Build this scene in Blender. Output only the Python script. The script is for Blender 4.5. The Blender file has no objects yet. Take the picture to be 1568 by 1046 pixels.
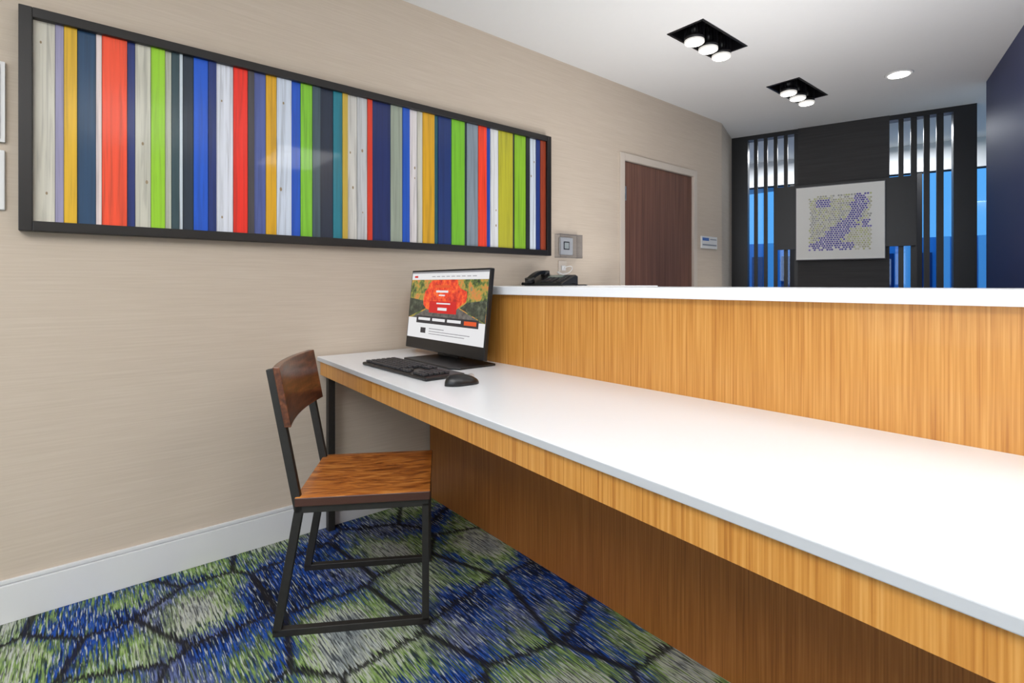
import bpy, bmesh, math, random
from mathutils import Vector, Matrix
random.seed(4)
scene=bpy.context.scene
try:
    scene.view_settings.view_transform='Standard'
    scene.view_settings.look='None'
except Exception: pass

def lin(c):
    return tuple(((v/255)/12.92 if v/255<=0.04045 else (((v/255)+0.055)/1.055)**2.4) for v in c)+(1.0,)

# ---------------------------------------------------------------- materials
def newmat(name):
    m=bpy.data.materials.new(name); m.use_nodes=True
    nt=m.node_tree; b=nt.nodes['Principled BSDF']
    return m,nt,b
def plain(name,rgb,rough=0.5,metal=0.0,coat=0.0,var=0.04,scale=30,spec=0.5,emit=None,es=0):
    m,nt,b=newmat(name)
    tc=nt.nodes.new('ShaderNodeTexCoord'); nz=nt.nodes.new('ShaderNodeTexNoise')
    nz.inputs['Scale'].default_value=scale; nz.inputs['Detail'].default_value=3
    nt.links.new(tc.outputs['Object'],nz.inputs['Vector'])
    mx=nt.nodes.new('ShaderNodeMix'); mx.data_type='RGBA'
    c=lin(rgb)
    mx.inputs['A'].default_value=tuple(max(0,x*(1-var)) for x in c[:3])+(1,)
    mx.inputs['B'].default_value=tuple(min(1,x*(1+var)) for x in c[:3])+(1,)
    nt.links.new(nz.outputs['Fac'],mx.inputs['Factor'])
    nt.links.new(mx.outputs['Result'],b.inputs['Base Color'])
    b.inputs['Roughness'].default_value=rough; b.inputs['Metallic'].default_value=metal
    b.inputs['Coat Weight'].default_value=coat; b.inputs['Coat Roughness'].default_value=0.03
    b.inputs['Specular IOR Level'].default_value=spec
    if emit:
        b.inputs['Emission Color'].default_value=lin(emit); b.inputs['Emission Strength'].default_value=es
    return m
def grain(name,stops,scale,rough=0.4,coat=0.0,detail=5,spec=0.5,scale2=None,amt2=0.35,bump=0.0,dist=0.0):
    """stretched-noise material; stops=[(pos,rgb)...]"""
    m,nt,b=newmat(name)
    tc=nt.nodes.new('ShaderNodeTexCoord')
    mp=nt.nodes.new('ShaderNodeMapping'); mp.inputs['Scale'].default_value=scale
    nt.links.new(tc.outputs['Object'],mp.inputs['Vector'])
    nz=nt.nodes.new('ShaderNodeTexNoise'); nz.inputs['Scale'].default_value=1; nz.inputs['Detail'].default_value=detail
    nz.inputs['Distortion'].default_value=dist
    nt.links.new(mp.outputs[0],nz.inputs['Vector'])
    fac=nz.outputs['Fac']
    if scale2:
        mp2=nt.nodes.new('ShaderNodeMapping'); mp2.inputs['Scale'].default_value=scale2
        nt.links.new(tc.outputs['Object'],mp2.inputs['Vector'])
        n2=nt.nodes.new('ShaderNodeTexNoise'); n2.inputs['Scale'].default_value=1; n2.inputs['Detail'].default_value=3
        nt.links.new(mp2.outputs[0],n2.inputs['Vector'])
        mm=nt.nodes.new('ShaderNodeMix'); mm.data_type='FLOAT'; mm.inputs[0].default_value=amt2
        nt.links.new(nz.outputs['Fac'],mm.inputs[2]); nt.links.new(n2.outputs['Fac'],mm.inputs[3])
        fac=mm.outputs[0]
    cr=nt.nodes.new('ShaderNodeValToRGB'); e=cr.color_ramp.elements
    while len(e)<len(stops): e.new(0.5)
    for i,(p,c) in enumerate(stops):
        e[i].position=p; e[i].color=lin(c)
    nt.links.new(fac,cr.inputs[0]); nt.links.new(cr.outputs[0],b.inputs['Base Color'])
    b.inputs['Roughness'].default_value=rough; b.inputs['Coat Weight'].default_value=coat
    b.inputs['Coat Roughness'].default_value=0.05; b.inputs['Specular IOR Level'].default_value=spec
    if bump:
        bp=nt.nodes.new('ShaderNodeBump'); bp.inputs['Strength'].default_value=bump; bp.inputs['Distance'].default_value=0.002
        nt.links.new(fac,bp.inputs['Height']); nt.links.new(bp.outputs[0],b.inputs['Normal'])
    return m

M={}
M['wallpaper']=grain('linen_wallpaper',[(0.3,(194,180,164)),(0.5,(199,185,169)),(0.7,(204,191,176))],(6,5,160),rough=0.75,detail=4,spec=0.2,scale2=(3,1.2,38),amt2=0.3,bump=0.04)
M['ceiling']=plain('ceiling_paint',(226,226,226),0.9,var=0.01,spec=0.1)
M['base']=plain('baseboard_paint',(218,219,221),0.4,var=0.01)
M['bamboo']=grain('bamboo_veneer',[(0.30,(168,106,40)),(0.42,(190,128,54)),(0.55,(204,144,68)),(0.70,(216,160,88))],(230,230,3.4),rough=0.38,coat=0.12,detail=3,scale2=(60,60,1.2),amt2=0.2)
M['bamboo_shaded']=grain('bamboo_veneer_shaded',[(0.30,(120,70,26)),(0.42,(142,86,34)),(0.55,(155,96,42)),(0.70,(168,110,54))],(230,230,3.4),rough=0.45,coat=0.05,detail=3,scale2=(60,60,1.2),amt2=0.2)  # darker copy of the bamboo, under-desk shade painted into its colour
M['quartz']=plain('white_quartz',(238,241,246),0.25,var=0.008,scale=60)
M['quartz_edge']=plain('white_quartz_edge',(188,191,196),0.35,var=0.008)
M['bounce_tile']=plain('pale_bounce_tile',(205,202,196),0.4,var=0.04,scale=4)  # unseen floor made pale to bounce light up to the ceiling
M['steel']=plain('blackened_steel',(52,50,48),0.45,metal=0.4,var=0.2,scale=60)
M['walnut']=grain('walnut_back',[(0.3,(62,32,20)),(0.5,(96,54,34)),(0.7,(130,78,50))],(9,60,60),rough=0.3,coat=0.3,detail=4)
M['seatwood']=grain('seat_wood',[(0.30,(116,58,16)),(0.45,(174,98,36)),(0.58,(206,126,52)),(0.75,(226,154,78))],(40,8,30),rough=0.35,coat=0.3,detail=6,dist=1.4,bump=0.3)
M['seatedge']=plain('seat_edge_wood',(74,44,36),0.35,coat=0.2)
M['door']=grain('door_walnut',[(0.3,(88,58,46)),(0.5,(106,71,57)),(0.7,(122,84,69))],(70,70,1.6),rough=0.45,detail=4)
M['doorframe']=plain('door_frame_paint',(200,189,177),0.5,var=0.01)
M['black']=plain('black_lacquer',(16,15,19),0.4,var=0.1)
M['blackframe']=plain('black_picture_frame',(22,19,19),0.4,var=0.1)
M['charcoal']=grain('charcoal_panel',[(0.3,(34,32,33)),(0.7,(46,44,45))],(3,3,60),rough=0.6,detail=3)
M['navy']=plain('navy_wall_paint',(38,48,96),0.5,var=0.03,scale=3)
M['plastic']=plain('white_plastic',(222,222,222),0.4,var=0.01)
M['blkplastic']=plain('black_plastic',(20,20,22),0.35,var=0.1)
M['key']=plain('key_plastic',(50,50,54),0.5,var=0.1)
M['metal']=plain('brushed_metal',(190,190,190),0.3,metal=1.0)
M['lampglow']=plain('lamp_lens',(255,252,245),0.4,emit=(255,250,240),es=14)
M['lampring']=plain('lamp_ring',(190,190,190),0.3,emit=(255,250,240),es=0.5)
M['mat']=plain('paper_mat',(232,232,229),0.6,var=0.01)
M['silver']=plain('silver_frame',(90,90,94),0.35,metal=0.4)

def glassmat(name,tint,alpha=0.85,rough=0.02):
    m,nt,b=newmat(name)
    out=nt.nodes['Material Output']
    tr=nt.nodes.new('ShaderNodeBsdfTransparent'); tr.inputs[0].default_value=lin(tint)
    gl=nt.nodes.new('ShaderNodeBsdfGlossy'); gl.inputs['Roughness'].default_value=rough
    mx=nt.nodes.new('ShaderNodeMixShader'); mx.inputs[0].default_value=1-alpha
    nt.links.new(tr.outputs[0],mx.inputs[1]); nt.links.new(gl.outputs[0],mx.inputs[2]); nt.links.new(mx.outputs[0],out.inputs[0])
    return m
M['acrylic']=glassmat('clear_acrylic',(240,241,243),0.93)
M['winglass']=glassmat('tinted_window_glass',(190,225,250),0.95)

# carpet ---------------------------------------------------------
def carpet():
    m,nt,b=newmat('patterned_carpet')
    N=nt.nodes.new; Lk=nt.links.new
    tc=N('ShaderNodeTexCoord')
    def mapping(s,loc=(0,0,0)):
        mp=N('ShaderNodeMapping'); mp.inputs['Scale'].default_value=s; mp.inputs['Location'].default_value=loc
        Lk(tc.outputs['Object'],mp.inputs['Vector']); return mp.outputs[0]
    def noise(vec,sc,det=2):
        n=N('ShaderNodeTexNoise'); n.inputs['Scale'].default_value=sc; n.inputs['Detail'].default_value=det
        Lk(vec,n.inputs['Vector']); return n.outputs['Fac']
    def math_(op,a,b_=None,v=None,clamp=False):
        n=N('ShaderNodeMath'); n.operation=op; n.use_clamp=clamp
        if isinstance(a,(int,float)): n.inputs[0].default_value=a
        else: Lk(a,n.inputs[0])
        if b_ is not None: Lk(b_,n.inputs[1])
        elif v is not None: n.inputs[1].default_value=v
        return n.outputs[0]
    streak=noise(mapping((14,190,1)),1,3)
    streak2=noise(mapping((11,140,1),(3,5,0)),1,3)
    streak3=noise(mapping((17,210,1),(7,1,0)),1,2)
    def jit(amt):
        cx=N('ShaderNodeCombineXYZ')
        Lk(math_('MULTIPLY',math_('SUBTRACT',streak,v=0.5),v=amt),cx.inputs[0])
        va=N('ShaderNodeVectorMath'); va.operation='ADD'; Lk(mapping((1,1,1),(0.11,0.07,0)),va.inputs[0]); Lk(cx.outputs[0],va.inputs[1])
        return va.outputs[0]
    vj=jit(0.30); vs=jit(0.11)
    def vor(feat,vec):
        v=N('ShaderNodeTexVoronoi'); v.voronoi_dimensions='2D'; v.feature=feat
        v.inputs['Scale'].default_value=3.1; v.inputs['Randomness'].default_value=0.66
        Lk(vec,v.inputs['Vector']); return v
    ve=vor('DISTANCE_TO_EDGE',vj); vc=vor('F1',vs); vl=vor('DISTANCE_TO_EDGE',vs)
    sep=N('ShaderNodeSeparateColor'); Lk(vc.outputs['Color'],sep.inputs[0])
    region=noise(vj,2.3,3)
    v1=math_('MULTIPLY',ve.outputs['Distance'],v=0.7)
    v2=math_('ADD',v1,math_('MULTIPLY',sep.outputs[0],v=0.16))
    v3=math_('ADD',v2,math_('MULTIPLY',math_('SUBTRACT',region,v=0.5),v=2.6))
    v4=math_('ADD',v3,math_('MULTIPLY',math_('SUBTRACT',streak2,v=0.5),v=1.0))
    v5=math_('ADD',v4,v=0.19,clamp=True)
    cr=N('ShaderNodeValToRGB'); e=cr.color_ramp.elements
    stops=[(0.0,(22,28,44)),(0.10,(26,46,98)),(0.22,(34,78,172)),(0.32,(52,82,124)),(0.40,(92,112,92)),(0.50,(124,156,80)),(0.60,(148,168,118)),(0.72,(186,192,178)),(0.92,(132,140,142))]
    while len(e)<len(stops): e.new(0.5)
    for i,(p,c) in enumerate(stops): e[i].position=p; e[i].color=lin(c)
    Lk(v5,cr.inputs[0])
    # some areas drift to a smoky grey
    gr=N('ShaderNodeMapRange'); gr.inputs[1].default_value=0.50; gr.inputs[2].default_value=0.62; gr.inputs[4].default_value=0.6
    Lk(noise(mapping((1,1,1),(5.3,2.2,0)),2.4,2),gr.inputs[0])
    hs=N('ShaderNodeHueSaturation'); hs.inputs['Saturation'].default_value=0.22; hs.inputs['Value'].default_value=0.85; Lk(cr.outputs[0],hs.inputs['Color'])
    m0=N('ShaderNodeMix'); m0.data_type='RGBA'; Lk(gr.outputs[0],m0.inputs['Factor']); Lk(cr.outputs[0],m0.inputs['A']); Lk(hs.outputs[0],m0.inputs['B'])
    fl=N('ShaderNodeMapRange'); fl.inputs[1].default_value=0.50; fl.inputs[2].default_value=0.57
    Lk(streak,fl.inputs[0])
    m1=N('ShaderNodeMix'); m1.data_type='RGBA'; m1.inputs['B'].default_value=lin((26,32,44))
    Lk(math_('MULTIPLY',fl.outputs[0],v=0.75),m1.inputs['Factor']); Lk(m0.outputs['Result'],m1.inputs['A'])
    f2=N('ShaderNodeMapRange'); f2.inputs[1].default_value=0.58; f2.inputs[2].default_value=0.64
    Lk(streak3,f2.inputs[0])
    m1b=N('ShaderNodeMix'); m1b.data_type='RGBA'; m1b.inputs['B'].default_value=lin((190,198,196))
    Lk(math_('MULTIPLY',f2.outputs[0],v=0.75),m1b.inputs['Factor']); Lk(m1.outputs['Result'],m1b.inputs['A'])
    ln=N('ShaderNodeMapRange'); ln.inputs[1].default_value=0.018; ln.inputs[2].default_value=0.046; ln.inputs[3].default_value=0.92; ln.inputs[4].default_value=0
    Lk(vl.outputs['Distance'],ln.inputs[0])
    m2=N('ShaderNodeMix'); m2.data_type='RGBA'; m2.inputs['B'].default_value=lin((34,32,35))
    Lk(ln.outputs[0],m2.inputs['Factor']); Lk(m1b.outputs['Result'],m2.inputs['A'])
    Lk(m2.outputs['Result'],b.inputs['Base Color']); b.inputs['Roughness'].default_value=0.95; b.inputs['Specular IOR Level'].default_value=0.1
    bp=N('ShaderNodeBump'); bp.inputs['Strength'].default_value=0.4; bp.inputs['Distance'].default_value=0.003
    Lk(noise(mapping((200,200,1)),1,2),bp.inputs['Height']); Lk(bp.outputs[0],b.inputs['Normal'])
    return m
M['carpet']=carpet()

# ---------------------------------------------------------------- mesh builder
class MB:
    def __init__(s): s.bm=bmesh.new(); s.mats=[]
    def mi(s,m):
        if m not in s.mats: s.mats.append(m)
        return s.mats.index(m)
    def poly(s,pts,m):
        vs=[s.bm.verts.new(p) for p in pts]; f=s.bm.faces.new(vs); f.material_index=s.mi(m); return f
    def box(s,a,b,m,mx=None):
        x0,y0,z0=a; x1,y1,z1=b
        P=[(x0,y0,z0),(x1,y0,z0),(x1,y1,z0),(x0,y1,z0),(x0,y0,z1),(x1,y0,z1),(x1,y1,z1),(x0,y1,z1)]
        if mx is not None: P=[mx@Vector(p) for p in P]
        v=[s.bm.verts.new(p) for p in P]; i=s.mi(m)
        for q in ((3,2,1,0),(4,5,6,7),(0,1,5,4),(1,2,6,5),(2,3,7,6),(3,0,4,7)):
            f=s.bm.faces.new([v[k] for k in q]); f.material_index=i
        return v
    def prism(s,poly,z0,z1,m,mside=None):
        b=[s.bm.verts.new((p[0],p[1],z0)) for p in poly]; t=[s.bm.verts.new((p[0],p[1],z1)) for p in poly]
        n=len(poly); i=s.mi(m); j=s.mi(mside or m)
        f=s.bm.faces.new(t); f.material_index=i
        f=s.bm.faces.new(b[::-1]); f.material_index=i
        for k in range(n):
            f=s.bm.faces.new([b[k],b[(k+1)%n],t[(k+1)%n],t[k]]); f.material_index=j
    def seg(s,p,q,w,m,h=None,ext=0.0,up=Vector((1,0,0))):
        p=Vector(p); q=Vector(q); h=h or w
        d=(q-p).normalized(); p=p-d*ext; q=q+d*ext
        u=up-d*up.dot(d)
        if u.length<1e-3: u=Vector((0,1,0))-d*d.y
        u.normalize(); v=d.cross(u)
        P=[]
        for c in (p,q):
            for a,b in ((-1,-1),(1,-1),(1,1),(-1,1)): P.append(s.bm.verts.new(c+u*a*w/2+v*b*h/2))
        i=s.mi(m)
        for k in ((3,2,1,0),(4,5,6,7),(0,1,5,4),(1,2,6,5),(2,3,7,6),(3,0,4,7)):
            f=s.bm.faces.new([P[x] for x in k]); f.material_index=i
    def cyl(s,p,q,r,m,n=24,r2=None,smooth=True):
        p=Vector(p); q=Vector(q); d=(q-p).normalized(); r2=r if r2 is None else r2
        u=d.orthogonal().normalized(); v=d.cross(u); i=s.mi(m)
        A=[];B=[]
        for k in range(n):
            a=2*math.pi*k/n; o=u*math.cos(a)+v*math.sin(a)
            A.append(s.bm.verts.new(p+o*r)); B.append(s.bm.verts.new(q+o*r2))
        f=s.bm.faces.new(A[::-1]); f.material_index=i
        f=s.bm.faces.new(B); f.material_index=i
        for k in range(n):
            f=s.bm.faces.new([A[k],A[(k+1)%n],B[(k+1)%n],B[k]]); f.material_index=i; f.smooth=smooth
    def tube(s,pts,r,m,n=10):
        pts=[Vector(p) for p in pts]; i=s.mi(m); rings=[]
        for k,p in enumerate(pts):
            d=(pts[min(k+1,len(pts)-1)]-pts[max(k-1,0)]).normalized()
            u=d.orthogonal().normalized() if k==0 else (pu-d*pu.dot(d)).normalized()
            pu=u; v=d.cross(u)
            rings.append([s.bm.verts.new(p+(u*math.cos(2*math.pi*j/n)+v*math.sin(2*math.pi*j/n))*r) for j in range(n)])
        for a,b in zip(rings,rings[1:]):
            for j in range(n):
                f=s.bm.faces.new([a[j],a[(j+1)%n],b[(j+1)%n],b[j]]); f.material_index=i; f.smooth=True
        f=s.bm.faces.new(rings[0][::-1]); f.material_index=i
        f=s.bm.faces.new(rings[-1]); f.material_index=i
    def done(s,name,parent=None,bevel=0.0,seg=2,mx=None,recalc=True):
        me=bpy.data.meshes.new(name)
        if recalc: bmesh.ops.recalc_face_normals(s.bm,faces=s.bm.faces[:])
        s.bm.to_mesh(me); s.bm.free()
        for m in s.mats: me.materials.append(m)
        o=bpy.data.objects.new(name,me); scene.collection.objects.link(o)
        if mx is not None: o.matrix_world=mx
        if parent: o.parent=parent
        if bevel:
            bv=o.modifiers.new('bevel','BEVEL'); bv.width=bevel; bv.segments=seg; bv.limit_method='ANGLE'
        return o
def empty(name,loc=(0,0,0),rz=0.0):
    e=bpy.data.objects.new(name,None); scene.collection.objects.link(e)
    e.location=loc; e.rotation_euler=(0,0,rz); e.empty_display_size=0.1; return e

CEIL=2.475
# ---------------------------------------------------------------- room shell
DY0,DY1,DZ=2.917,3.80,1.95
b=MB()
b.box((-0.12,-3.2,0),(0,DY0-0.002,CEIL),M['wallpaper']); b.box((-0.12,DY1+0.002,0),(0,4.26,CEIL),M['wallpaper'])
b.box((-0.12,DY0-0.002,DZ+0.002),(0,DY1+0.002,CEIL),M['wallpaper'])
b.done('wall_left')
b=MB(); b.prism([(0,4.26),(-0.18,4.78),(-0.30,4.74),(-0.12,4.26)],0,CEIL,M['wallpaper']); b.done('wall_left_return')
TH=math.atan2(0.294,0.956)
LM=Matrix.Translation((-0.18,4.78,0))@Matrix.Rotation(TH,4,'Z')   # lobby-screen frame: x=w along, y=n away
b=MB(); b.poly([(-2.2,-3.2,0),(6.2,-3.2,0),(6.2,1.65,0),(-2.2,1.65,0)],M['carpet'])
b.poly([(-2.2,1.65,0),(6.2,1.65,0),(6.2,8.0,0),(-2.2,8.0,0)],M['bounce_tile']); b.done('floor')
# ceiling with two rectangular openings
fx0,fx1=0.636,0.84; f1=(2.51,2.98); f2=(3.72,4.21)
b=MB()
def cr(x0,x1,y0,y1): b.box((x0,y0,CEIL),(x1,y1,CEIL+0.02),M['ceiling'])
cr(-2.2,fx0,-3.2,8); cr(fx1,6.2,-3.2,8)
cr(fx0,fx1,-3.2,f1[0]); cr(fx0,fx1,f1[1],f2[0]); cr(fx0,fx1,f2[1],8)
b.done('ceiling')
# baseboard
b=MB()
b.box((0.0,-3.2,0),(0.014,1.345,0.120),M['base']); b.box((0.0,-3.2,0.124),(0.010,1.345,0.136),M['base']); b.box((0.0,-3.2,0.120),(0.006,1.345,0.124),M['base'])
b.done('baseboard_left',bevel=0.0015)
b=MB(); b.box((0,2.66,0),(0.014,DY0-0.06,0.136),M['base']); b.box((0,DY1+0.06,0),(0.014,4.26,0.136),M['base']); b.done('baseboard_office')
# rear wall with an opening added for fill light, right wall
b=MB()
b.box((-0.12,-3.32,0),(6.2,-3.2,0.5),M['wallpaper']); b.box((-0.12,-3.32,2.3),(6.2,-3.2,CEIL),M['wallpaper'])
b.box((-0.12,-3.32,0.5),(0.8,-3.2,2.3),M['wallpaper']); b.box((5.2,-3.32,0.5),(6.2,-3.2,2.3),M['wallpaper'])
b.done('wall_rear')
b=MB(); b.box((6.2,-3.32,0),(6.32,2.5,CEIL),M['wallpaper']); b.done('wall_right')
w=empty('added_window'); b=MB()  # unseen window, added as a setting for the rear fill lamp
for x in (0.8,2.27,3.73,5.15): b.box((x,-3.29,0.5),(x+0.05,-3.23,2.3),M['black'])
b.box((0.8,-3.29,0.5),(5.2,-3.23,0.55),M['black']); b.box((0.8,-3.29,2.25),(5.2,-3.23,2.3),M['black'])
b.done('window_mullions',w)
b=MB(); b.box((0.85,-3.262,0.55),(5.15,-3.258,2.25),M['acrylic']); b.done('window_glass',w)
# navy wall
b=MB(); b.box((1.738,-3.4,0),(1.88,-0.524,CEIL),M['navy'],LM); b.done('wall_navy')
p=LM@Vector((1.86,-3.4,0))
b=MB(); b.box((p.x,p.y,0),(6.32,p.y+0.12,CEIL),M['wallpaper']); b.done('wall_reception')

# ---------------------------------------------------------------- door
d=empty('door_1')
b=MB(); b.box((-0.045,DY0+0.004,0.008),(-0.005,DY1-0.004,DZ-0.004),M['door']); b.done('door_leaf',d,bevel=0.002)
b=MB()
b.box((-0.05,DY0-0.05,0),(0.014,DY0,DZ+0.05),M['doorframe']); b.box((-0.05,DY1,0),(0.014,DY1+0.05,DZ+0.05),M['doorframe'])
b.box((-0.05,DY0,DZ),(0.014,DY1,DZ+0.05),M['doorframe']); b.done('door_frame',d,bevel=0.003)
b=MB()
for z in (0.25,1.0,1.72): b.cyl((0.002,DY0+0.002,z-0.05),(0.002,DY0+0.002,z+0.05),0.009,M['metal'],12); b.box((-0.006,DY0,z-0.05),(0.001,DY0+0.03,z+0.05),M['metal'])
b.done('hinges',d)
b=MB(); b.cyl((-0.005,DY1-0.07,0.98),(0.01,DY1-0.07,0.98),0.026,M['metal']); b.cyl((0.01,DY1-0.07,0.98),(0.05,DY1-0.07,0.98),0.009,M['metal']); b.seg((0.05,DY1-0.06,0.98),(0.05,DY1-0.19,0.98),0.016,M['metal']); b.done('lever_handle',d,bevel=0.003)

# ---------------------------------------------------------------- desk + reception counter (one built-in piece)
def fy(x): return 0.779-0.0424*x
def ry(x): return 1.262+0.034*x
X0=0.016; X1=3.9
desk=empty('reception_desk')
b=MB()
c=0.02
slab=[(X0+c*0.2,fy(0)),(X1,fy(X1)),(X1,ry(X1)),(X0,ry(0)),(X0,fy(0)+c)]
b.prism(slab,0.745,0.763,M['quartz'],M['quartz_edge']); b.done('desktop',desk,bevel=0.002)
b=MB()
b.prism([(X0+0.005,fy(0)+0.014),(X1,fy(X1)+0.014),(X1,fy(X1)+0.034),(X0+0.005,fy(0)+0.034)],0.682,0.745,M['bamboo']); b.done('front_apron',desk,bevel=0.001)
b=MB()
b.box((0.03,fy(0)+0.036,0),(0.06,fy(0)+0.066,0.745),M['steel'])
b.box((0.03,fy(0)+0.066,0.70),(0.06,1.25,0.735),M['steel'])
b.done('steel_leg',desk,bevel=0.002)
cnt=desk
b=MB()
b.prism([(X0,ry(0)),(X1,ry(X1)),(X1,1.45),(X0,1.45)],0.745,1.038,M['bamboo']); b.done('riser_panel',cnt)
b=MB(); b.box((X0,1.347,0),(X1,1.45,0.745),M['bamboo_shaded']); b.done('lower_panel',cnt)
b=MB()
b.prism([(X0,1.34),(0.07,ry(0)-0.025),(X1,ry(X1)-0.03),(X1,1.72),(0.46,1.72),(0.46,2.66),(X0,2.66)],1.038,1.070,M['quartz'],M['quartz']); b.done('transaction_ledge',cnt,bevel=0.002)
b=MB(); b.box((X0,1.45,0),(0.44,2.64,1.038),M['bamboo_shaded']); b.done('side_cabinet',cnt)
b=MB(); b.box((0.44,1.60,0.0),(X1,1.66,1.038),M['bamboo_shaded']); b.done('back_panel',cnt)
b=MB(); b.box((0.03,1.30,0.58),(0.075,1.346,0.745),M['steel']); b.done('steel_bracket',cnt,bevel=0.002)

# ---------------------------------------------------------------- desk chair
ch=empty('desk_chair',(0.582,0.747,0),math.atan2(-0.525,0.851))
HW=0.185; w_=0.022
b=MB()
for s in (-1,1):
    x=s*HW
    b.seg((x,-0.23,0.011),(x,0.22,0.011),w_,M['steel'],ext=w_/2)
    b.seg((x,0.22,0.011),(x,0.22,0.386),w_,M['steel'])
    b.seg((x,-0.23,0.011),(x,-0.165,0.386),w_,M['steel'],h=0.026)
    b.seg((x,-0.165,0.380),(x,-0.248,0.820),w_,M['steel'],h=0.026)
    b.seg((x,-0.165,0.386),(x,0.22,0.386),w_,M['steel'],ext=w_/2)
for y in (-0.15,0.21): b.seg((-HW,y,0.386),(HW,y,0.386),0.02,M['steel'])
o=b.done('steel_frame',ch,bevel=0.002)
b=MB()
nx,ny=14,14
W,Y0,Y1=0.205,-0.175,0.235
top=[];bot=[]
for i in range(nx+1):
    tr=[];br=[]
    for j in range(ny+1):
        u=i/nx*2-1; v=j/ny*2-1
        x=W*u; y=(Y0+Y1)/2+(Y1-Y0)/2*v
        k=0.006*(1-u*u)*(1-v*v)
        tr.append(b.bm.verts.new((x,y,0.426-k))); br.append(b.bm.verts.new((x,y,0.398)))
    top.append(tr);bot.append(br)
mt=b.mi(M['seatwood']); me_=b.mi(M['seatedge'])
for i in range(nx):
    for j in range(ny):
        f=b.bm.faces.new([top[i][j],top[i+1][j],top[i+1][j+1],top[i][j+1]]); f.material_index=mt; f.smooth=True
        f=b.bm.faces.new([bot[i][j],bot[i][j+1],bot[i+1][j+1],bot[i+1][j]]); f.material_index=me_
for i in range(nx):
    for j in (0,ny):
        f=b.bm.faces.new([top[i][j],top[i+1][j],bot[i+1][j],bot[i][j]]); f.material_index=me_
for j in range(ny):
    for i in (0,nx):
        f=b.bm.faces.new([top[i][j],top[i][j+1],bot[i][j+1],bot[i][j]]); f.material_index=me_
b.done('seat',ch,bevel=0.003)
b=MB()
n=16; mw=b.mi(M['walnut'])
def bk(z,u,off):
    y=-0.165-(z-0.386)*0.188+0.013-0.022*(1-u*u)+off
    return (0.215*u,y,z)
rows=[]
for k in range(n+1):
    u=k/n*2-1
    rows.append([b.bm.verts.new(bk(0.645,u,0)),b.bm.verts.new(bk(0.645,u,0.02)),b.bm.verts.new(bk(0.828,u,0.02)),b.bm.verts.new(bk(0.828,u,0))])
for a,c_ in zip(rows,rows[1:]):
    for k in range(4):
        f=b.bm.faces.new([a[k],a[(k+1)%4],c_[(k+1)%4],c_[k]]); f.material_index=mw; f.smooth=False
for r in (rows[0],rows[-1]):
    f=b.bm.faces.new(r); f.material_index=mw
b.done('backrest',ch,bevel=0.002)

# ---------------------------------------------------------------- framed plank artwork
art=empty('framed_stripe_artwork')
A0,A1,AZ0,AZ1=-0.165,2.172,1.25,1.970; FW=0.033
b=MB()
b.box((0.002,A0,AZ0),(0.045,A0+FW,AZ1),M['blackframe']); b.box((0.002,A1-FW,AZ0),(0.045,A1,AZ1),M['blackframe'])
b.box((0.002,A0+FW,AZ0),(0.045,A1-FW,AZ0+FW),M['blackframe']); b.box((0.002,A0+FW,AZ1-FW),(0.045,A1-FW,AZ1),M['blackframe'])
b.box((0.002,A0+FW,AZ0+FW),(0.018,A1-FW,AZ1-FW),M['blackframe'])
b.done('frame',art,bevel=0.002)
ys=[-0.132,-0.078,-0.056,-0.022,0.027,0.043,0.113,0.136,0.182,0.225,0.245,0.269,0.28,0.315,0.363,0.391,0.45,0.502,0.526,0.57,0.611,0.67,0.708,0.757,0.791,0.848,0.889,0.914,0.959,1.007,1.032,1.125,1.187,1.226,1.269,1.298,1.366,1.389,1.468,1.55,1.566,1.639,1.696,1.723,1.778,1.882,1.897,1.981,2.012,2.063,2.095,2.139]
cols=[(206,203,190),(150,146,178),(222,176,30),(20,64,100),(228,214,212),(246,78,40),(20,44,116),(204,202,188),(150,208,36),(186,190,176),(46,74,82),(196,208,216),(24,44,62),(0,86,206),(12,44,116),(222,227,238),(242,40,18),(66,64,70),(78,94,160),(222,168,20),(206,216,232),(8,82,196),(126,196,42),(60,82,94),(18,34,58),(10,120,138),(196,166,60),(206,204,198),(196,198,200),(214,54,24),(10,34,96),(150,160,144),(14,80,186),(220,214,214),(200,198,184),(218,164,20),(14,82,98),(14,46,108),(116,188,34),(30,42,54),(130,144,156),(240,60,24),(10,66,170),(218,220,222),(180,176,40),(36,42,44),(132,182,34),(20,32,34),(206,216,228),(16,46,116),(146,54,22)]
b=MB()
for i,cc in enumerate(cols):
    lt=sum(cc)/3>170 and max(cc)-min(cc)<40
    dk=tuple(int(v*(0.84 if lt else 0.88)) for v in cc)
    hi=tuple(min(255,int(v*1.03+3)) for v in cc)
    m=grain('plank_%02d'%i,[(0.32,dk),(0.5,cc),(0.72,hi)],(5,80,2.6),rough=0.5,coat=0.25,detail=5,dist=0.7)
    dep=0.024+0.003*((i*7)%3)
    b.box((0.018,ys[i]+0.0007,AZ0+FW),(dep,ys[i+1]-0.0007,AZ1-FW),m)
kn=plain('plank_knot',(150,132,104),0.5,var=0.3,scale=200)
random.seed(8)
for i,cc in enumerate(cols):
    if sum(cc)/3>180 and max(cc)-min(cc)<30 and ys[i+1]-ys[i]>0.03:
        for q in range(2):
            yk=random.uniform(ys[i]+0.012,ys[i+1]-0.012); zk=random.uniform(AZ0+0.08,AZ1-0.08)
            dep=0.024+0.003*((i*7)%3); r=random.uniform(0.003,0.006)
            b.poly([(dep+0.0004,yk+r*0.8*math.cos(a*math.pi/6),zk+r*1.4*math.sin(a*math.pi/6)) for a in range(12)],kn)
b.done('painted_planks',art)

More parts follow.
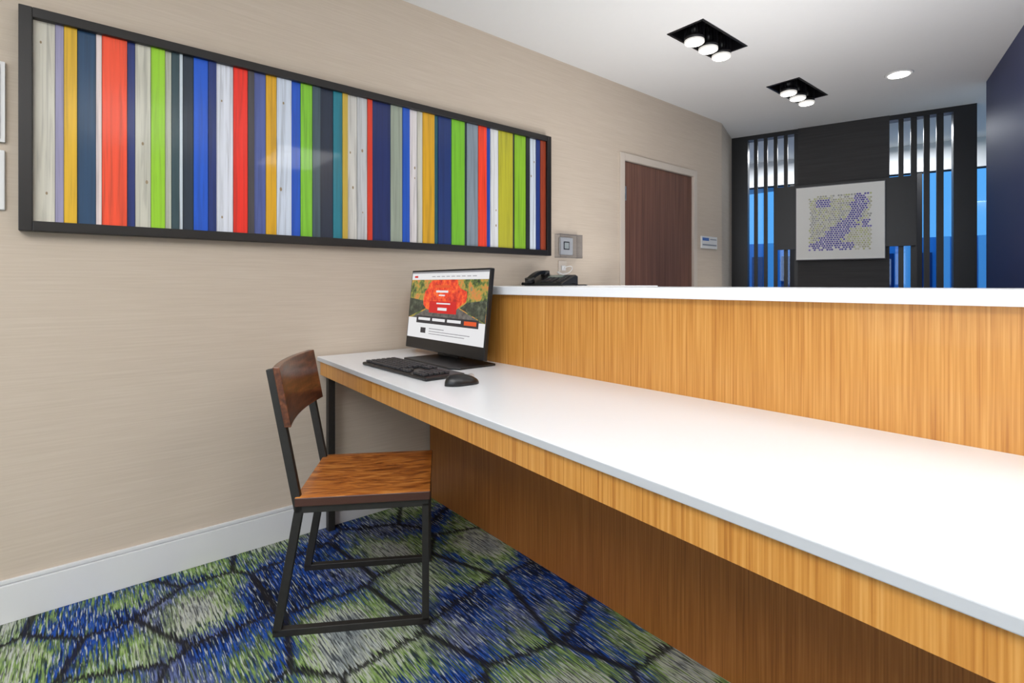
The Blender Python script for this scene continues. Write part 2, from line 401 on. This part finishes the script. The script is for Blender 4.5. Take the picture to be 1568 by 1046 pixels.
# ---------------------------------------------------------------- wall items
e=empty('wall_document_frame'); b=MB()
b.box((0.001,-0.42,1.53),(0.012,-0.198,1.785),M['plastic'])
b.box((0.012,-0.41,1.54),(0.014,-0.209,1.775),M['black']); b.box((0.014,-0.405,1.545),(0.0155,-0.214,1.77),M['mat']); b.done('frame_and_sheet',e)
b=MB(); b.box((0.012,-0.32,1.515),(0.02,-0.26,1.532),M['metal']); b.done('clip',e)
e=empty('wall_access_panel'); b=MB()
b.box((0.001,-0.42,1.315),(0.010,-0.198,1.505),M['plastic']); b.done('cover_plate',e,bevel=0.003)
b=MB()
for z in (1.335,1.485): b.cyl((0.010,-0.40,z),(0.0115,-0.40,z),0.004,M['metal'],10); b.cyl((0.010,-0.218,z),(0.0115,-0.218,z),0.004,M['metal'],10)
b.done('screws',e)
e=empty('thermostat'); b=MB()
b.box((0.001,2.275,1.262),(0.022,2.385,1.372),M['plastic']); b.done('body',e,bevel=0.006)
b=MB(); b.box((0.022,2.300,1.295),(0.0235,2.350,1.345),M['blkplastic']); b.box((0.0235,2.306,1.301),(0.0245,2.344,1.339),plain('lcd_screen',(205,212,208),0.2)); b.done('display',e)
b=MB()
g=(2.242,2.44,1.243,1.39)
b.box((0.001,g[0],g[2]),(0.05,g[0]+0.003,g[3]),M['acrylic']); b.box((0.001,g[1]-0.003,g[2]),(0.05,g[1],g[3]),M['acrylic'])
b.box((0.001,g[0],g[2]),(0.05,g[1],g[2]+0.003),M['acrylic']); b.box((0.001,g[0],g[3]-0.003),(0.05,g[1],g[3]),M['acrylic'])
b.box((0.048,g[0],g[2]),(0.051,g[1],g[3]),M['acrylic']); b.done('clear_guard',e)
e=empty('phone_wall_jack'); b=MB(); b.box((0.001,2.27,1.13),(0.008,2.34,1.225),M['doorframe']); b.box((0.008,2.29,1.165),(0.02,2.32,1.195),M['plastic']); b.done('jack_plate',e,bevel=0.002)
b=MB(); pts=[]
for k in range(60):
    t=k/59; pts.append((0.025+0.015*math.sin(t*9),2.30+0.06*math.sin(t*14),1.18-0.10*t+0.02*math.sin(t*20)*(1-t)))
b.tube(pts,0.0025,M['plastic'],6); b.done('cord',e)
e=empty('room_sign'); b=MB()
b.box((0.001,3.915,1.375),(0.012,4.165,1.478),M['plastic']); b.done('sign_plate',e,bevel=0.002)
b=MB(); bl=plain('sign_blue',(70,110,180),0.4); sg=plain('sign_grey',(140,145,155),0.5)
b.box((0.012,3.93,1.44),(0.013,4.03,1.465),bl); b.box((0.012,3.93,1.40),(0.013,4.15,1.412),sg); b.box((0.012,4.05,1.45),(0.013,4.15,1.458),sg); b.done('sign_lettering',e)

# ---------------------------------------------------------------- monitor
mon=empty('desktop_monitor')
MX0,MX1=0.128,0.741
tilt=math.atan2(0.037,0.352)
MM=Matrix.Translation((0,1.150,0.79))@Matrix.Rotation(-tilt,4,'X')
H=0.354
b=MB(); b.box((MX0,0.0,0),(MX1,0.018,H),M['blkplastic'],MM); b.box((MX0+0.12,0.018,0.05),(MX1-0.12,0.036,0.24),M['blkplastic'],MM); b.done('housing',mon,bevel=0.003)
def emat(name,rgb,s=0.85):
    return plain(name,tuple(int(v*0.25) for v in rgb),0.25,emit=rgb,es=s)
E_white=emat('screen_white',(240,240,242)); E_dark=emat('screen_dark',(45,45,52)); E_grey=emat('screen_grey',(150,150,155)); E_or=emat('screen_orange',(235,90,40)); E_red=emat('screen_red',(215,30,30))
def foliage(name,stops,sc,st=0.9):
    m,nt,bb=newmat(name)
    tc=nt.nodes.new('ShaderNodeTexCoord'); nz=nt.nodes.new('ShaderNodeTexNoise'); nz.inputs['Scale'].default_value=sc; nz.inputs['Detail'].default_value=6; nz.inputs['Roughness'].default_value=0.7
    nt.links.new(tc.outputs['Object'],nz.inputs['Vector'])
    cr_=nt.nodes.new('ShaderNodeValToRGB'); e=cr_.color_ramp.elements
    while len(e)<len(stops): e.new(0.5)
    for i,(p,c) in enumerate(stops): e[i].position=p; e[i].color=lin(c)
    nt.links.new(nz.outputs['Fac'],cr_.inputs[0]); nt.links.new(cr_.outputs[0],bb.inputs['Emission Color']); bb.inputs['Emission Strength'].default_value=st
    bb.inputs['Base Color'].default_value=(0.02,0.02,0.02,1); bb.inputs['Roughness'].default_value=0.25
    return m
E_fol=foliage('screen_foliage',[(0.35,(34,44,24)),(0.45,(84,104,44)),(0.52,(150,140,60)),(0.60,(204,120,50)),(0.70,(110,130,90))],26,1.1)
E_fold=foliage('screen_dark_trees',[(0.35,(24,30,24)),(0.5,(52,62,46)),(0.65,(96,104,84))],34)
E_fol2=foliage('screen_autumn',[(0.35,(176,22,14)),(0.5,(232,58,20)),(0.65,(248,120,40))],34,1.0)
E_road=foliage('screen_road',[(0.35,(60,58,58)),(0.65,(120,114,108))],30)
b=MB()
sx0,sx1,sz0,sz1=MX0+0.008,MX1-0.008,0.050,H-0.008
def S(u0,v0,u1,v1,m,l=1):
    b.box((sx0+(sx1-sx0)*u0,-0.0006*l,sz1-(sz1-sz0)*v1),(sx0+(sx1-sx0)*u1,0.0,sz1-(sz1-sz0)*v0),m,MM)
def SP(pts,m,l):
    b.poly([MM@Vector((sx0+(sx1-sx0)*u,-0.0006*l-0.0001,sz1-(sz1-sz0)*v)) for u,v in pts],m)
S(0,0,1,1,E_white,1)
S(0,0.0,1,0.025,E_grey,2)
for k in range(9): S(0.30+k*0.065,0.07,0.345+k*0.065,0.08,E_grey,2)
S(0.04,0.06,0.09,0.09,E_red,2)
S(0,0.12,1,0.70,E_fol,2)
SP([(0.0,0.40),(0.22,0.44),(0.30,0.52),(0.0,0.70)],E_fold,3)
SP([(1.0,0.40),(0.78,0.44),(0.70,0.52),(1.0,0.70)],E_fold,3)
SP([(0.05,0.70),(0.36,0.50),(0.64,0.50),(0.98,0.70)],E_road,3)
random.seed(2)
cro=[]
for k in range(26):
    a=2*math.pi*k/26; r=1+0.12*random.uniform(-1,1)
    cro.append((0.48+0.27*r*math.cos(a),0.36-0.27*r*math.sin(a)))
SP([(u,min(max(v,0.125),0.62)) for u,v in cro],E_fol2,4)
S(0.30,0.44,0.66,0.61,E_red,5); S(0.36,0.20,0.56,0.24,E_or,5); S(0.38,0.28,0.54,0.31,E_white,5); S(0.42,0.34,0.50,0.36,E_white,5)
S(0.40,0.46,0.58,0.48,E_white,6); S(0.42,0.53,0.54,0.57,E_white,6)
S(0.13,0.665,0.93,0.775,E_dark,5)
for k in range(3): S(0.16+k*0.2,0.69,0.33+k*0.2,0.73,E_white,6)
S(0.77,0.69,0.91,0.745,E_or,6)
S(0.20,0.84,0.27,0.92,E_dark,3); S(0.32,0.84,0.52,0.852,E_grey,3); S(0.32,0.88,0.84,0.89,E_grey,3); S(0.32,0.915,0.78,0.925,E_grey,3)
b.done('screen',mon,recalc=True)
b=MB(); 
b.box((0.36,1.182,0.771),(0.52,1.200,0.99),M['blkplastic'])
b.prism([(0.34,1.03),(0.68,1.03),(0.72,1.06),(0.72,1.225),(0.34,1.225)],0.7635,0.772,M['blkplastic']); b.done('stand',mon,bevel=0.003)

# ---------------------------------------------------------------- keyboard / mouse
kb=empty('computer_keyboard',(0.60,0.92,0.763),math.radians(1.5))
b=MB()
pr=[(-0.235,-0.078),(0.235,-0.078),(0.235,0.078),(-0.235,0.078)]
b.prism(pr,0.0005,0.012,M['blkplastic']); b.done('case',kb,bevel=0.004)
b=MB()
def key(x,y,w,h): b.box((x+0.0016,y+0.0016,0.012),(x+w-0.0016,y+h-0.0016,0.0195),M['key'])
p=0.0185
for r in range(6):
    y=-0.068+r*0.0215
    if r==0:
        x=-0.226
        for w in (0.025,0.02,0.022,0.108,0.022,0.02,0.02,0.022): key(x,y,w,p); x+=w
    else:
        for k in range(14): key(-0.226+k*p,y,p,p)
    if r in(0,1,4,5):
        for k in range(3):
            if r==1 and k!=1: continue
            key(0.043+k*p,y,p,p)
    if r<5:
        for k in range(4): key(0.112+k*p+0.02,y,p,p)
b.done('keys',kb,bevel=0.001,seg=1)
ms=empty('computer_mouse',(0.945,0.915,0.7635),math.radians(-8))
b=MB(); bmesh.ops.create_uvsphere(b.bm,u_segments=32,v_segments=20,radius=1)
for v in b.bm.verts:
    x,y,z=v.co; zz=max(z,0.0)
    wd=0.034*(1+0.10*y*y*y-0.12*math.exp(-((y-0.1)/0.35)**2))
    v.co=(x*wd,y*0.058,zz**0.8*0.034*(1-0.28*y) if zz>0 else 0)
b.mi(M['blkplastic'])
for f in b.bm.faces: f.smooth=True
b.done('shell',ms)
b=MB(); b.cyl((-0.004,0.032,0.021),(0.004,0.032,0.021),0.011,M['metal'],20); b.done('scroll_wheel',ms)

# ---------------------------------------------------------------- desk phone
ph=empty('desk_phone',(0.20,2.02,1.070),math.radians(18))
b=MB()
prof=[(-0.10,0.0),(-0.10,0.014),(0.07,0.062),(0.10,0.055),(0.10,0.0)]
m=M['blkplastic']; L=[b.bm.verts.new((-0.12,y,z)) for y,z in prof]; R=[b.bm.verts.new((0.12,y,z)) for y,z in prof]
b.mi(m); b.bm.faces.new(L); b.bm.faces.new(R[::-1])
for k in range(5): b.bm.faces.new([L[k],L[(k+1)%5],R[(k+1)%5],R[k]])
b.done('base',ph,bevel=0.005)
b=MB(); sl=math.atan2(0.048,0.17)
PM=Matrix.Translation((0,-0.10,0.014))@Matrix.Rotation(sl,4,'X')
for i in range(3):
    for j in range(4): b.box((-0.02+i*0.026,0.02+j*0.022,0.0),(0.0+i*0.026,0.036+j*0.022,0.005),M['key'],PM)
for j in range(6): b.box((0.075,0.02+j*0.022,0),(0.10,0.034+j*0.022,0.005),M['key'],PM)
b.box((-0.03,0.118,0),(0.06,0.160,0.003),plain('phone_lcd',(110,125,120),0.2),PM); b.done('keypad_and_display',ph)
b=MB()
pts=[]
for k in range(17):
    t=k/16*2-1; pts.append((-0.082,-0.005+0.098*t,0.056+0.016*(1-t*t)+0.022*t))
for a,c_ in zip(pts,pts[1:]): b.seg(a,c_,0.03,m,h=0.018,ext=0.002)
b.cyl((-0.082,-0.095,0.018),(-0.082,-0.10,0.044),0.027,m); b.cyl((-0.082,0.083,0.050),(-0.082,0.078,0.085),0.027,m)
b.done('handset',ph)
b=MB(); pts=[]
for k in range(200):
    t=k/199; a=t*2*math.pi*22
    px=-0.10-0.03*math.sin(t*math.pi); py=-0.11+0.16*t
    pts.append((px+0.007*math.cos(a)-0.02,py,0.0105+0.007*math.sin(a)))
b.tube(pts,0.002,m,6); b.done('coiled_cord',ph)
b=MB(); b.tube([(0.12,0.03,0.01),(0.16,0.02,0.004),(0.22,0.0,0.004),(0.23,-0.05,0.004)],0.003,m,8); b.done('line_cord',ph)

# ---------------------------------------------------------------- slatted screen wall (local w,n)
def LB(b,w0,n0,z0,w1,n1,z1,m): b.box((w0,n0,z0),(w1,n1,z1),m,LM)
b=MB()
T=0.10
LB(b,-0.06,0,0,0.142,T,CEIL,M['black'])
LB(b,0.142,0,0,0.5586,T,0.55,M['black']); LB(b,1.2237,0,0,1.63,T,0.55,M['black'])
LB(b,0.142,0,CEIL-0.04,0.5586,T,CEIL,M['black']); LB(b,1.2237,0,CEIL-0.04,1.63,T,CEIL,M['black'])
LB(b,0.5586,-0.01,0,1.2237,T,CEIL,M['charcoal'])
LB(b,1.63,0,0,1.77,T,CEIL,M['black'])
b.done('wall_screen')
sc=empty('slat_screen')
b=MB()
for k in range(5):
    x=0.142+0.0833*k+0.052; LB(b,x,0.01,0.55,x+0.031,0.04,CEIL-0.04,M['black'])
b.done('slats_west',sc)
b=MB()
for (x0,x1) in ((1.285,1.318),(1.365,1.405),(1.448,1.486),(1.528,1.572)): LB(b,x0,0.01,0.55,x1,0.04,CEIL-0.04,M['black'])
b.done('slats_east',sc)
# vestibule beyond: bulkhead, glazing
b=MB()
G=1.25
LB(b,-1.3,G,2.20,3.6,G+0.12,CEIL,M['ceiling']); LB(b,-1.3,G,0,3.6,G+0.12,0.35,M['charcoal'])
LB(b,-1.42,T,0,-1.3,G+0.12,CEIL,M['navy']); LB(b,-1.3,T,0,-0.06,T+0.1,CEIL,M['ceiling'])
b.done('wall_vestibule')
wn=empty('window_2'); b=MB()
x=-1.3
while x<3.6:
    LB(b,x,G+0.02,0.35,x+0.05,G+0.10,2.20,M['black']); x+=0.56
LB(b,-1.3,G+0.02,0.35,3.6,G+0.1,0.40,M['black']); LB(b,-1.3,G+0.04,2.19,3.6,G+0.08,2.20,M['black'])
b.done('window_mullions',wn)
b=MB(); LB(b,-1.3,G+0.055,0.40,3.6,G+0.06,2.19,M['winglass']); b.done('window_glass',wn)
# outdoor ground and building
b=MB(); b.box((-14,G+0.3,-0.12),(14,26,-0.02),plain('asphalt',(120,140,165),0.8),LM); b.done('street_ground')
e=empty('office_building_outside'); b=MB()
fac=plain('facade_blue',(110,165,215),0.7); fw=plain('facade_window',(24,56,104),0.2); fl_=plain('facade_pier',(205,228,242),0.7)
b.box((-9,12,-0.02),(9,16,2.3),fac,LM)
for i in range(22):
    b.box((-8.8+i*0.8,11.95,0.2),(-8.5+i*0.8,12.0,1.9),fw,LM)
    b.box((-8.40+i*0.8,11.9,0.0),(-8.15+i*0.8,12.0,2.3),fl_,LM)
b.done('facade',e)

# framed mosaic picture on black mount
e=empty('framed_mosaic_art'); b=MB()
LB(b,0.39,-0.05,1.39,1.395,-0.01,1.955,M['black']); b.done('black_backing_panel',e)
b=MB(); c0,c1,z0,z1=0.545,1.195,1.287,1.932
LB(b,c0,-0.085,z0,c1,-0.05,z1,M['silver']); b.done('frame',e,bevel=0.002)
b=MB(); LB(b,c0+0.007,-0.088,z0+0.007,c1-0.007,-0.085,z1-0.007,M['mat']); b.done('mat_board',e)
b=MB()
tc_=[plain('tile_purple',(84,78,164),0.5),plain('tile_violet',(122,112,188),0.5),plain('tile_olive',(184,182,156),0.5),plain('tile_sand',(204,203,184),0.5),plain('tile_grey',(164,165,160),0.5),plain('tile_lime',(190,194,142),0.5)]
random.seed(11)
PX0,PX1,PZ0,PZ1=0.645,1.095,1.375,1.835
nxx=24; st=(PX1-PX0)/nxx; nz_=int((PZ1-PZ0)/(st*0.9))
for j in range(nz_+1):
    for i in range(nxx):
        u=(i+0.5+(0.5 if j%2 else 0))/nxx; v=j/nz_
        if u>1: continue
        cx=PX0+u*(PX1-PX0)+random.uniform(-0.1,0.1)*st; cz=PZ0+v*(PZ1-PZ0)
        edge=min(u,1-u,v,1-v)
        if edge<0.04 and random.random()<0.3: continue
        if v<0.42: cu=0.18+0.95*v
        elif v<0.75: cu=0.58+0.28*math.sin((v-0.42)*3.4)
        else: cu=0.80+0.3*(v-0.75)
        dist=abs(u-cu)+random.uniform(-0.05,0.05)
        wd=0.19 if v<0.5 else 0.12
        if v<0.14: dist=min(dist,abs(u-0.35)-0.2)
        branch=(abs(u-0.25)<0.12 and 0.78<v<0.93) or (0.86<u and 0.4<v<0.55)
        if dist<wd or branch: m=tc_[random.choice((0,0,0,1))]
        elif u>cu and v<0.5: m=tc_[random.choice((2,3,5,3))]
        else: m=tc_[random.choice((2,4,3,4,5))]
        r=st*0.46; a0=random.uniform(0,1)
        pts=[LM@Vector((cx+r*math.cos(a0+a*math.pi/3),-0.0892,cz+r*math.sin(a0+a*math.pi/3))) for a in range(6)]
        b.poly(pts,m)
b.done('mosaic_tiles',e,recalc=False)

# ---------------------------------------------------------------- ceiling fixtures
def fixture(y0,y1):
    e=empty('recessed_spotlight_fixture'); b=MB()
    x0,x1=fx0,fx1; h=0.12; t=0.006
    b.box((x0,y0,CEIL),(x0+t,y1,CEIL+h),M['black']); b.box((x1-t,y0,CEIL),(x1,y1,CEIL+h),M['black'])
    b.box((x0+t,y0,CEIL),(x1-t,y0+t,CEIL+h),M['black']); b.box((x0+t,y1-t,CEIL),(x1-t,y1,CEIL+h),M['black'])
    b.box((x0,y0,CEIL+h),(x1,y1,CEIL+h+t),M['black'])
    for (a0,a1,c0,c1) in ((x0-0.008,x0+0.004,y0-0.008,y1+0.008),(x1-0.004,x1+0.008,y0-0.008,y1+0.008)): b.box((a0,c0,CEIL-0.004),(a1,c1,CEIL),M['black'])
    for (c0,c1) in ((y0-0.008,y0+0.004),(y1-0.004,y1+0.008)): b.box((x0,c0,CEIL-0.004),(x1,c1,CEIL),M['black'])
    b.done('recessed_housing',e)
    b=MB(); g=MB(); xc=(x0+x1)/2
    for k in range(3):
        yc=y0+0.09+k*(y1-y0-0.18)/2
        zb=CEIL-0.062
        b.cyl((xc,yc,zb+0.014),(xc,yc,zb+0.036),0.053,M['black'],28)
        b.cyl((xc,yc,zb+0.036),(xc,yc,zb+0.12),0.035,M['black'],20)
        for j in range(16):
            a=2*math.pi*j/16; o=Vector((math.cos(a),math.sin(a),0))
            b.seg(Vector((xc,yc,zb+0.036))+o*0.044,Vector((xc,yc,zb+0.12))+o*0.044,0.003,M['black'],h=0.02,up=Vector((-o.y,o.x,0)))
        b.cyl((xc,yc,zb+0.12),(xc,yc,CEIL+h),0.012,M['black'],12)
        b.cyl((xc,yc,zb+0.001),(xc,yc,zb+0.014),0.053,M['lampring'],28)
        g.cyl((xc,yc,zb-0.001),(xc,yc,zb+0.001),0.045,M['lampglow'],28)
        ld=bpy.data.lights.new('spot_lamp','SPOT'); ld.energy=25; ld.spot_size=math.radians(80); ld.spot_blend=0.8; ld.shadow_soft_size=0.05; ld.color=(1,0.97,0.93)
        lo=bpy.data.objects.new('spot_lamp',ld); scene.collection.objects.link(lo); lo.location=(xc,yc,zb-0.02); lo.parent=e
    b.done('lamp_heads',e); g.done('lamp_lenses',e)
fixture(*f1); fixture(*f2)
e=empty('recessed_downlight'); b=MB()
b.cyl((1.29,4.17,CEIL-0.006),(1.29,4.17,CEIL),0.075,M['plastic'],36,r2=0.08); b.done('trim_ring',e)
b=MB(); b.cyl((1.29,4.17,CEIL-0.009),(1.29,4.17,CEIL-0.005),0.058,M['lampglow'],32); b.done('lens',e)

# ---------------------------------------------------------------- lights
def area(name,loc,rot,sx,sy,en,col=(1,1,1)):
    l=bpy.data.lights.new(name,'AREA'); l.shape='RECTANGLE'; l.size=sx; l.size_y=sy; l.energy=en; l.color=col
    o=bpy.data.objects.new(name,l); scene.collection.objects.link(o); o.location=loc; o.rotation_euler=rot; return o
def uplight_fill(x,y,z,sx,sy,en,hang=True):  # added lamp with housing, out of view, to brighten the ceiling
    e=empty('added_uplight'); b=MB()
    b.box((x-sx/2-0.02,y-sy/2-0.02,z-0.05),(x+sx/2+0.02,y+sy/2+0.02,z-0.01),M['plastic'])
    if hang:
        for s in (-1,1): b.cyl((x+s*sx*0.4,y,z-0.01),(x+s*sx*0.4,y,CEIL),0.003,M['metal'],8)
    else:
        b.box((x-0.6,y-0.25,0),(x+0.6,y+0.25,z-0.05),M['bamboo_shaded'])  # plinth added to carry the low fill lamp
    b.done('housing',e)
    o=area('uplight_fill_lamp',(x,y,z),(math.pi,0,0),sx,sy,en,(1,0.99,0.98)); o.parent=e
area('ceiling_fill',(2.4,-1.2,CEIL-0.03),(0,0,0),2.4,1.4,66,(1,0.985,0.965))  # added lamp behind the camera, raises the room brightness
area('rear_fill',(3.0,-3.1,1.4),(math.radians(90),0,0),4.2,1.7,46,(0.98,0.99,1.0))  # added soft fill from the rear, brightens left wall and ceiling
area('office_fill',(3.6,1.9,CEIL-0.03),(0,0,0),1.0,0.8,26,(1,0.985,0.97))  # added lamp out of view, lights the desktop from above
uplight_fill(3.3,0.3,1.85,1.6,0.3,45)
uplight_fill(3.0,-1.6,1.85,1.6,0.3,33)
uplight_fill(1.35,2.35,0.9,1.1,0.3,23,False)
q=LM@Vector((0.9,0.7,CEIL-0.04))
area('vestibule_fill',q,(0,0,TH),2.0,0.4,45,(0.92,0.96,1.0))  # added lamp, brightens the space seen between the slats
wd=bpy.data.worlds.new('sky'); scene.world=wd; wd.use_nodes=True
wd.node_tree.nodes['Background'].inputs[0].default_value=(0.36,0.70,1.0,1); wd.node_tree.nodes['Background'].inputs[1].default_value=1.15

# ---------------------------------------------------------------- camera
cd=bpy.data.cameras.new('camera'); co=bpy.data.objects.new('camera',cd); scene.collection.objects.link(co)
co.location=(2.303,0,1.08); co.rotation_euler=(math.radians(90),0,math.radians(50.48))
cd.sensor_width=36; cd.lens=817/1619*36; cd.shift_y=-91/1619; cd.clip_start=0.02
scene.camera=co
